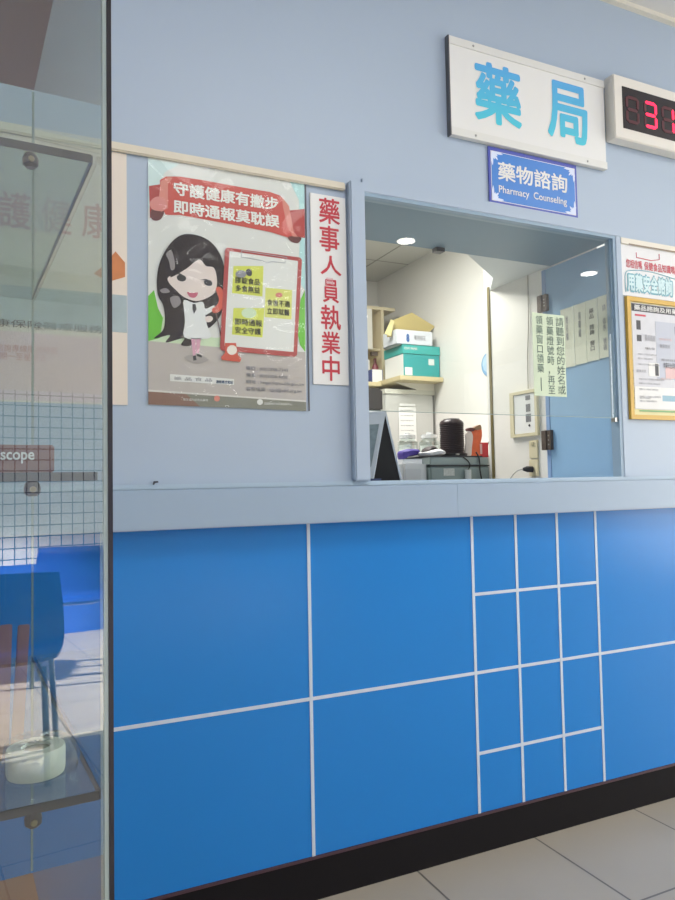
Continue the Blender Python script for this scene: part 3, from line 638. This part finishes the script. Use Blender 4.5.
# grey cabinet under the shelf with a paper
gc = thing('grey_cabinet', 'tall light grey metal cabinet standing in the corner under the shelf', 'cabinet', (2.22, 2.2, 0))
obj('body', B(2.05, 2.392, 1.95, 2.6, 0, 1.628), mat('light grey metal', '#bdbdb8', .4, .03), gc, bevel=.003)
obj('top_cap', B(2.045, 2.394, 1.943, 2.6, 1.603, 1.630), mat('pale grey cap', '#c9c9bd', .4), gc)
obj('door_gap', B(2.381, 2.386, 1.944, 1.9495, .1, 1.60), mat('dark gap', '#6d6d6a'), gc)
np_ = thing('paper_list', 'white printed sheet taped on the grey cabinet', 'paper', (2.19, 1.945, 1.32))
obj('sheet', B(2.136, 2.256, 1.9425, 1.944, 1.318, 1.525), PAPER, np_)
obj('header_strip', B(2.142, 2.252, 1.942, 1.9432, 1.53, 1.545), PAPER, np_)
for k in range(5): text('printed_line', '藥品項目數量表單', GREYINK, (2.146, 1.942, 1.50-k*.03), *AXF, .09, .006, np_)

# black device at left
bk = thing('black_printer', 'black machine partly hidden behind the left window post', 'printer', (1.72, 1.7, 1.43))
obj('body', B(1.58, 1.845, 1.6, 1.80, 1.455, 1.58), BLACK, bk, bevel=.012)
obj('paper_tray', B(1.60, 1.838, 1.58, 1.80, 1.43, 1.452), mat('pale tray', '#cfd2d2'), bk)
obj('support_stand', B(1.55, 1.85, 1.62, 1.86, 0, 1.429), mat('white cabinet', '#d4d6d4', .5), bk)

# back bench and equipment
bn = thing('work_bench', 'white bench behind the window carrying jars and appliances', 'bench', (1.85, 1.2, 0))
zb = 1.19
obj('bench_top', B(1.50, 2.395, .951, 1.55, zb-.03, zb), mat('white laminate top', '#d8d8d4', .4), bn)
obj('bench_body', B(1.52, 2.395, .98, 1.55, 0, zb-.03), MATS['white cabinet'], bn)
cp = thing('grey_printer', 'wide grey office printer under the dark cylinder behind the counter', 'printer', (1.85, .9, 0))
GP = mat('grey green plastic', '#8b9998', .45, .04)
cxa, cxb = aY(430, 470, .75).x, aY(490, 470, .75).x
obj('body', B(cxa, cxb, .75, .945, 0, 1.135), GP, cp, bevel=.006)
obj('lid', B(cxa-.002, cxb-.008, .745, .948, 1.139, 1.172), mat('grey lid', '#97a3a1', .4), cp, bevel=.004)
obj('lid_edge', B(cxa-.001, cxb-.04, .746, .948, 1.1725, 1.178), INK, cp)
obj('seam', B(cxa+.001, cxb-.004, .7475, .752, 1.134, 1.1395), INK, cp)
q0, q1 = aY(444, 469, .746), aY(455, 475, .746)
obj('label_patch', B(q0.x, q1.x, .7485, .7495, 1.095, 1.125), mat('pale label', '#c2c6c2', .5, .3, scale=100), cp)
cc_ = tag(obj('black_cable', tube([aY(463, 457, .74), aY(468, 461, .738), aY(470, 466, .738), aY(467, 472, .74), aY(468, 480, .74)], .0025, None, 6, 5), BLACK, smooth=True), 'thin black cable looping down the grey printer front', 'cable')
tag(obj('black_cable', tube([aY(476, 452, .74), aY(479, 458, .738), aY(480, 470, .738), aY(482, 481, .74)], .003, None, 6, 5), BLACK, smooth=True), 'thick black cable falling from the red cup down the printer', 'cable')
wbk = thing('white_bin', 'white plastic drawer unit left of the grey printer', 'drawer unit', (1.54, .8, 0))
wa, wb2 = aY(401, 470, .75).x, aY(429, 470, .75).x
obj('body', B(wa, wb2, .75, .945, 0, 1.165), mat('white plastic', '#d0d2d4', .4), wbk, bevel=.02)
obj('drawer_front', B(wa+.015, wb2-.04, .744, .751, 1.03, 1.125), mat('white drawer', '#c6c8cb', .4), wbk, bevel=.003)

def jar(x0, x1, y0, y1, Y, lab):
    a, b = aY(x0, y1, Y), aY(x1, y0, Y); r = (b.x-a.x)/2; cx_ = (a.x+b.x)/2
    t = thing('glass_jar', lab, 'jar', (cx_, Y, zb))
    h_ = b.z-zb
    obj('jar_body', lathe([(r*.92, 0), (r, .006), (r, h_*.62), (r*.7, h_*.72), (r*.7, h_*.78)], (cx_, Y, zb), seg=24), glass('jar glass', '#e4eae8', .08), t, smooth=True)
    obj('lid', lathe([(r*.78, 0), (r*.78, h_*.14), (r*.3, h_*.17), (r*.25, h_*.24)], (cx_, Y, zb+h_*.78), seg=24), mat('clear grey lid', '#b9bcbb', .2), t, smooth=True)
    obj('contents', lathe([(r*.85, 0), (r*.85, h_*.45)], (cx_, Y, zb+.004), seg=20), mat('cotton contents', '#cfd1d0', .8, .1, bump=.2), t)
jar(399, 416, 433.5, 452, 1.15, 'glass jar with a round lid directly below the taped paper')
jar(420.5, 438, 433, 452, 1.2, 'glass jar with a round lid next to the dark ribbed cylinder')
def blob(name, lab, cat, pts, Y, depth, m, zbase=None):
    """soft lumpy bundle following an outline"""
    P_ = [aY(a, b, Y) for a, b in pts]; P_ = spline(P_, 4)
    c_ = sum(P_, Vector())/len(P_); bm = bmesh.new(); rings = []
    for k, (s, dy) in enumerate(((.55, -.5), (.88, -.35), (1, 0), (.88, .35), (.55, .5))):
        rings.append([bm.verts.new(Vector((c_.x+(p.x-c_.x)*s, Y+dy*depth+random.uniform(-.002, .002), c_.z+(p.z-c_.z)*s))) for p in P_])
    n = len(P_)
    for a, b in zip(rings, rings[1:]):
        for i in range(n): bm.faces.new((a[i], a[(i+1) % n], b[(i+1) % n], b[i]))
    bm.faces.new(rings[0][::-1]); bm.faces.new(rings[-1])
    o = obj(name, bm, m, smooth=True); tag(o, lab, cat); return o
blob('purple_bag', 'crumpled purple bag lying in front of the glass jars', 'bag', [(399, 453), (404, 449.5), (412, 449), (417, 449.5), (418, 453), (413, 456), (404, 457.5), (400, 460)], .85, .07, mat('purple cloth', '#3f3080', .6, .2, scale=40))
blob('dark_pouch', 'small dark pouch between the purple bag and the ribbed cylinder', 'pouch', [(423, 451), (427, 447), (433, 446.5), (437, 450), (433, 453), (425, 453)], .95, .06, mat('dark brown cloth', '#3c3434', .6))
blob('white_bag', 'crumpled white plastic bag on the grey printer', 'bag', [(416, 453), (421, 452.5), (430, 451), (438, 449), (444, 452), (442, 455), (432, 456.5), (424, 457.5)], .83, .07, mat('white plastic film', '#dcdcdc', .35, .05, bump=.4, scale=60))

# dark ribbed cylinder
a, b = aY(440, 455, .85), aY(464.5, 455, .85)
kr = (b.x-a.x)/2*.84; kx = (a.x+b.x)/2; kz = 1.179; kh = aY(450, 419.5, .85).z-kz
kt = thing('air_heater', 'dark ribbed cylinder appliance standing on the grey printer', 'appliance', (kx, .85, kz))
KB = mat('dark brown plastic', '#2e2325', .35, .2, scale=30)
prof = []
nr = 16
for i in range(nr):
    z = .012+(kh-.03)*i/nr; dz = (kh-.03)/nr
    prof += [(kr*.93, z), (kr*.985, z+dz*.3), (kr*.985, z+dz*.7)]
obj('ribbed_body', lathe([(kr*.9, .008)]+prof+[(kr*.95, kh-.012), (kr*.8, kh-.004)], (kx, .85, kz), seg=48), KB, kt, smooth=True)
obj('base', lathe([(kr*1.12, 0), (kr*1.12, .012), (kr*.95, .014)], (kx+.006, .85, kz), seg=32), BLACK, kt)
obj('top_cap', lathe([(kr*.7, 0), (kr*.66, .008), (kr*.3, .011)], (kx, .85, kz+kh-.006), seg=32), mat('grey cap', '#55504f', .3), kt)
obj('badge', B(kx-.02, kx-.005, .85-kr*1.14, .85-kr*1.0, kz+.004, kz+.011), STEEL, kt)
# orange bag, red box, pen
ob = thing('orange_snack_bag', 'orange and white snack bag standing between the dark cylinder and red cup', 'bag', (2.0, .9, 1.18))
def bagpart(name, pts, Y, t, m):
    P_ = spline([aY(p[0], p[1], Y) for p in pts], 3); return obj(name, prism(P_, (0, 1, 0), t), m, ob)
bagpart('bag_body', [(470.5, 455), (471.5, 442), (472, 430), (476, 428.5), (481, 428), (482, 436), (480, 446), (481, 455), (476, 456)], .85, .03, mat('orange foil', '#d9653a', .35, .25, bump=.5, scale=45))
bagpart('white_front', [(465.5, 455.5), (466.5, 440), (466, 434), (470, 431), (473, 436), (472, 447), (471, 456)], .84, .01, mat('white foil', '#dcd2cb', .35, .1, bump=.3, scale=50))
bagpart('dark_top', [(468, 429), (471, 427.5), (475, 429), (473, 431.5), (469, 431)], .838, .02, mat('dark foil', '#5c2c2c', .4))
bagpart('folded_top', [(474, 428), (478, 425.5), (480.5, 425), (481.5, 429), (477, 430)], .842, .02, mat('grey brown foil', '#8d6c50', .4))
rc = thing('red_cup', 'small red square cup with a pen leaning out of it', 'cup', (2.0, .85, 1.18))
ra, rb_ = aY(480, 456, .85), aY(488.5, 456, .85); rz1 = aY(484, 442.5, .85).z
obj('cup_body', B((ra.x, rb_.x, .85, .853, 1.179, rz1), (ra.x, rb_.x, .897, .90, 1.179, rz1), (ra.x, ra.x+.003, .853, .897, 1.179, rz1), (rb_.x-.003, rb_.x, .853, .897, 1.179, rz1), (ra.x, rb_.x, .85, .9, 1.176, 1.181)), mat('red plastic', '#c8353c', .35), rc)
obj('cup_label', B(ra.x+.001, ra.x+.012, .8485, .8498, 1.19, rz1-.006), mat('pinkish label', '#dfb5b2'), rc)
tag(obj('pen', tube([aY(486, 450, .87), aY(492.5, 431.5, .88)], .0022, None, 8), mat('dark pen', '#4d4a4c')), 'thin dark pen leaning in the red cup', 'pen')
tag(obj('plastic_cup', lathe([(.014, 0), (.014, .05)], (aY(467, 463, .74).x, .735, 1.068+.001), seg=16), mat('pale cup', '#c9cfd2'), smooth=True), 'small pale plastic cup standing in front of the grey printer', 'cup')

# A-frame photo stand just inside the window
af = thing('tabletop_sign', 'black A-shaped tabletop sign with white edges just inside the window left corner', 'table sign', (1.1, .22, 1.0625))
Yt = .2
z0_ = 1.0632
pL, pT, pR = aY(371.8, 478, Yt), aY(385.6, 411, Yt), aY(402.5, 478, Yt)
ez = Vector((-.70, .72, 0))
for p in (pL, pR): p.z = z0_
Lh = .2
tri = [pL, pT, pR]
ix = .1
inner = [p.lerp((pL+pT+pR)/3, .03) for p in tri]
obj('side_panel', prism([p+ez*.002 for p in inner], ez, .004), mat('black card', '#0b0b0d', .85), af)
bm = bmesh.new(); prism([pL, pL+ez*Lh, pT+ez*Lh, pT], (pT-pL).cross(ez).normalized()*-1, .003, bm); obj('photo_panel', bm, mat('white frame', '#c9ced2', .4), af)
nrm = (pT-pL).cross(ez).normalized(); nrm = -nrm if nrm.dot(CAM-pL) < 0 else nrm
ins = [pL.lerp(pT, .24)+ez*.012, pL.lerp(pT, .26)+ez*(Lh-.01), pL.lerp(pT, .82)+ez*(Lh-.01), pL.lerp(pT, .82)+ez*.012]
obj('photo', prism([p+nrm*.004 for p in ins], nrm, .0005), mat('grey photo print', '#7f8d90', .4, .5, scale=45), af)
bm = bmesh.new(); prism([pR, pR+ez*Lh, pT+ez*Lh, pT], (0, -1, 0), .003, bm); obj('back_panel', bm, MATS['white frame'], af)
obj('edge_strip', tube([pL, pT, pR], .003, None, 6), MATS['white frame'], af)
obj('base_block', B(pL.x-.005, pL.x+.03, Yt-.006, Yt-.002, z0_, z0_+.02), mat('navy block', '#2c3a60'), af)

# bracket under the bulkhead
tag(obj('ceiling_bracket', B((1.352, 1.385, .30, .329, 1.868, 1.8815)), BLACK), 'small dark metal catch under the edge of the slate soffit', 'bracket')

# ---------------------------------------------------------------- ceiling downlights
LAMP = mat('lamp lens', '#fff8ee', .4, 0, emit=14)
def downlight(x, y, lab):
    t = thing('downlight', lab, 'ceiling light', (x, y, ZC), group='round downlights in the hall ceiling')
    obj('trim_ring', lathe([(.085, 0), (.085, .006), (.066, .008)], (x, y, ZC-.001), (0, 0, -1), 28), WHITE, t)
    obj('lens', lathe([(.062, 0), (.062, .004)], (x, y, ZC-.010), (0, 0, -1), 28), LAMP, t)
downlight(2.469, -2.353, 'round ceiling light reflected in the serving window, left one')
downlight(4.224, -2.47, 'round ceiling light reflected in the serving window, right one')

# ---------------------------------------------------------------- glass display case
RZ = radians(3.6)
corner = Vector((.0647, -1.245, 0))
dc = thing('display_case', 'tall glass display case with black front edge at the left', 'display case', corner, RZ)
MC = MW[dc.name]
def LB(*a): return B(*a, M=MC)
DPT, WID = .47, .82
WOODB = mat('reddish brown board', '#7d4b40', .5, .1, scale=12)
obj('top_board', LB(-WID, -.002, .0, DPT, 1.582, 1.62), WOODB, dc)
obj('bottom_board', LB(-WID, -.002, .0, DPT, .575, .60), mat('warm wood board', '#a9744f', .35, .1, scale=8), dc)
obj('plinth', LB(-WID, -.002, .01, DPT-.01, 0, .574), WOODB, dc)
obj('front_glass', LB(-WID, -.0045, -.004, .0, .602, 1.58), CASE, dc)
obj('side_glass', LB(-.003, .0, .001, DPT, .602, 1.58), glass('case side glass', '#eef4f2', .0), dc)
obj('back_glass', LB(-WID, -.004, DPT-.004, DPT, .602, 1.58), glass('case back glass', '#e6efee', .0), dc)
obj('corner_post', LB(-.0018, .0012, -.006, .0, .602, 1.62), mat('chipped black edge', '#242126', .35, .6, scale=70), dc, label='narrow black vertical edge')
obj('glass_edge', LB(-.0046, -.0019, -.005, -.0001, .602, 1.58), mat('pale green glass edge', '#aebcb6', .25), dc)
obj('rear_edge', LB(-.004, -.001, DPT+.0005, DPT+.003, .602, 1.58), mat('grey green glass edge', '#93a39e', .25), dc)
for zt, yf in ((1.312, .035), (1.079, .02), (.8645, .01)):
    s = obj('glass_shelf', LB(-WID+.01, -.005, yf, DPT-.01, zt-.006, zt), SHELFG, dc)
    obj('shelf_edge', LB(-WID+.01, -.0055, yf-.001, yf-.0002, zt-.006, zt), mat('dark green glass edge', '#1c2321', .4), s)
    obj('shelf_edge', LB(-.0049, -.0042, yf, DPT-.01, zt-.006, zt), MATS['dark green glass edge'], s)
    q = MC @ Vector((-.046, yf+.004, zt-.0065))
    k = obj('shelf_clip', lathe([(.003, -.0008), (.0048, .0012), (.0056, .004), (.0052, .0075), (.003, .0095)], q, (0, 0, -1), 20), mat('dark bronze', '#241f1b', .3, .2, metal=.2), s, smooth=True)
    obj('clip_screw', lathe([(.0022, 0), (.0018, .001)], MC @ Vector((-.046, yf-.0014, zt-.0115)), MC.to_3x3() @ Vector((0, -1, 0)), 12), BRASS, k)

# label plate on the middle shelf
lb = thing('label_plate', 'brown plate with white serif-like lettering on the middle glass shelf', 'sign', MC @ Vector((-.06, .05, 1.079)), RZ)
Zs = 1.0792
def lc(x, y, yl):      # pixel -> point on case-local plane y = yl
    d = ray(x, y); e2 = MC.to_3x3() @ Vector((0, 1, 0)); s = ((corner-CAM).dot(e2)+yl)/d.dot(e2); return MC.inverted() @ (CAM+d*s)
p0, p1 = lc(4, 466, .03), lc(54.5, 445, .03)
obj('plate', LB(p0.x-.04, p1.x, .030, .036, Zs, p1.z), mat('brown plate', '#7d5148', .4, .05), lb, bevel=.001)
t0, t1 = lc(0.5, 463.5, .029), lc(34.5, 452, .029)
e1 = MC.to_3x3() @ Vector((1, 0, 0)); e2 = MC.to_3x3() @ Vector((0, 1, 0))
text('lettering', 'scope', PAPER, MC @ Vector((t0.x, .0293, t0.z)), e1, (0, 0, 1), t1.x-t0.x, t1.z-t0.z, lb, bold=.02)

# roll of tape in a plastic bag on the lowest shelf
Zr = .865
tr_ = MC @ Vector((-.068, .045, Zr))
c0, c1 = lc(4, 780, .035), lc(66, 745, .035)
rr = (c1.x-c0.x)/2*1.02; rcx = (c0.x+c1.x)/2
rc3 = MC @ Vector((rcx+.003, .045+rr*.9, Zr))
tp = thing('tape_roll', 'white roll of medical tape lying flat on the lowest glass shelf', 'tape roll', rc3)
TW = mat('white cotton tape', '#efede2', .7, .05, scale=40, bump=.1)
hh = .019
bm = bmesh.new(); prof = [(rr*.5, .001), (rr*.96, .0), (rr, .003), (rr, hh-.002), (rr*.97, hh), (rr*.5, hh), (rr*.5, .001)]
seg = 48; c_ = rc3; rings = [[bm.verts.new(c_+Vector((cos(2*pi*k/seg)*r, sin(2*pi*k/seg)*r, h))) for k in range(seg)] for r, h in prof[:-1]]
for i in range(len(rings)):
    p, q = rings[i], rings[(i+1) % len(rings)]
    for k in range(seg): bm.faces.new((p[k], p[(k+1) % seg], q[(k+1) % seg], q[k]))
obj('tape', bm, TW, tp, smooth=True)
obj('core', lathe([(rr*.49, .002), (rr*.49, hh-.002)], rc3, seg=32), mat('cardboard core', '#a39c84', .7), tp)
bg_ = thing('plastic_bag', 'clear crinkled plastic bag wrapped around the white tape roll', 'bag', rc3)
bm = bmesh.new(); seg = 40; rings = []
for j, (r, h) in enumerate(((1.03, .0005), (1.10, .006), (1.08, .015), (1.02, .022), (.72, .024), (.3, .0225))):
    rings.append([bm.verts.new(rc3+(e1*cos(2*pi*k/seg)*(1.35 if cos(2*pi*k/seg) > .6 and j < 3 else 1.0)+e2*sin(2*pi*k/seg))*rr*(r+random.uniform(-.03, .03))+Vector((0, 0, h+random.uniform(0, .003 if j else 0)))) for k in range(seg)])
for a, b in zip(rings, rings[1:]):
    for k in range(seg): bm.faces.new((a[k], a[(k+1) % seg], b[(k+1) % seg], b[k]))
bm.faces.new(rings[-1])
obj('bag_film', bm, glass('clear crinkled film', '#f0f3f2', .06, .12), bg_)
# brown sticks at the left of the lowest shelf
for i, (xa, xb, dy) in enumerate(((-.112, -.1, .07), (-.094, -.082, .09))):
    p = lc((2, 17)[i], 730, .1+.03*i); q = lc((6, 24)[i], 625, .12+.03*i)
    P0 = MC @ Vector((p.x, .1+.03*i, Zr)); P1 = MC @ Vector((q.x, .12+.03*i, q.z))
    d = (P1-P0); side = e1*.0045
    bm = prism([P0-side, P0+side, P1+side, P1-side], e2, .003)
    tag(obj('brown_stick', bm, mat('mottled brown', '#8f6a58', .5, .15, scale=20), bevel=.0008), ('flat brown stick leaning at the far left of the lowest shelf', 'flat brown stick standing just behind the tape roll')[i], 'stick')

# ---------------------------------------------------------------- waiting-room seats behind the viewer (seen mirrored in the case glass)
SB = mat('royal blue seat plastic', '#2449a8', .3, .05)
GM = mat('grey seat steel', '#8d9198', .3, metal=.8)
def seat_proto(x, y, rz, lab):
    t = thing('waiting_chair', lab, 'chair', (x, y, 0), rz, 'blue plastic chairs in the waiting area')
    M = MW[t.name]; bm = bmesh.new()
    prof = [(.22, .45), (.12, .43), (-.08, .42), (-.17, .44), (-.2, .50), (-.23, .61), (-.25, .72)]
    prof = [(p.x, p.y) for p in spline([Vector((a, b, 0)) for a, b in prof], 4, False)]
    rows = []
    for a, z in prof:
        k = (z-.42)/.42
        wv = .23-.05*max(0, k)**2; row = []
        for i in range(9):
            u = -1+i/4; row.append((u*wv, a+.02*abs(u)**2, z+.03*abs(u)**3*(1-min(1, max(0, k)*2))))
        rows.append(row)
    def grid(off): return [[bm.verts.new(M @ Vector((p[0], p[1]-off*.3, p[2]-off))) for p in r] for r in rows]
    A, Bb = grid(0), grid(.012)
    n, m_ = len(A), 9
    for i in range(n-1):
        for j in range(m_-1):
            bm.faces.new((A[i][j], A[i][j+1], A[i+1][j+1], A[i+1][j])); bm.faces.new((Bb[i][j], Bb[i+1][j], Bb[i+1][j+1], Bb[i][j+1]))
    for i in range(n-1):
        for j in (0, m_-1): bm.faces.new((A[i][j], A[i+1][j], Bb[i+1][j], Bb[i][j]))
    for j in range(m_-1):
        for i in (0, n-1): bm.faces.new((A[i][j], A[i][j+1], Bb[i][j+1], Bb[i][j]))
    obj('seat_shell', bm, SB, t, smooth=True)
    for sx in (-.18, .18):
        for sy, ty in ((.16, .2), (-.12, -.2)):
            obj('leg', tube([M @ Vector((sx, sy, .42)), M @ Vector((sx*1.1, ty, 0))], .012, None, 8), GM, t, smooth=True)
    return t
proto = None
spots = [(.30, -3.8), (1.02, -3.8), (1.62, -3.8), (.2, -5.1), (.85, -5.1), (1.5, -5.1)]
names = ['nearest row, left end', 'nearest row, middle', 'nearest row, right end', 'farther row, left end', 'farther row, middle', 'farther row, right end']
for i, (x, y) in enumerate(spots):
    lab = 'blue plastic waiting chair mirrored in case glass, '+names[i]
    if not proto: proto = seat_proto(0, 0, 0, lab); t = proto
    else:
        t = proto.copy(); C.objects.link(t); t['label'] = lab
        for ch in proto.children:
            c = ch.copy(); C.objects.link(c); c.parent = t
    t.location = (x, y, 0); t.rotation_euler = (0, 0, radians(15))
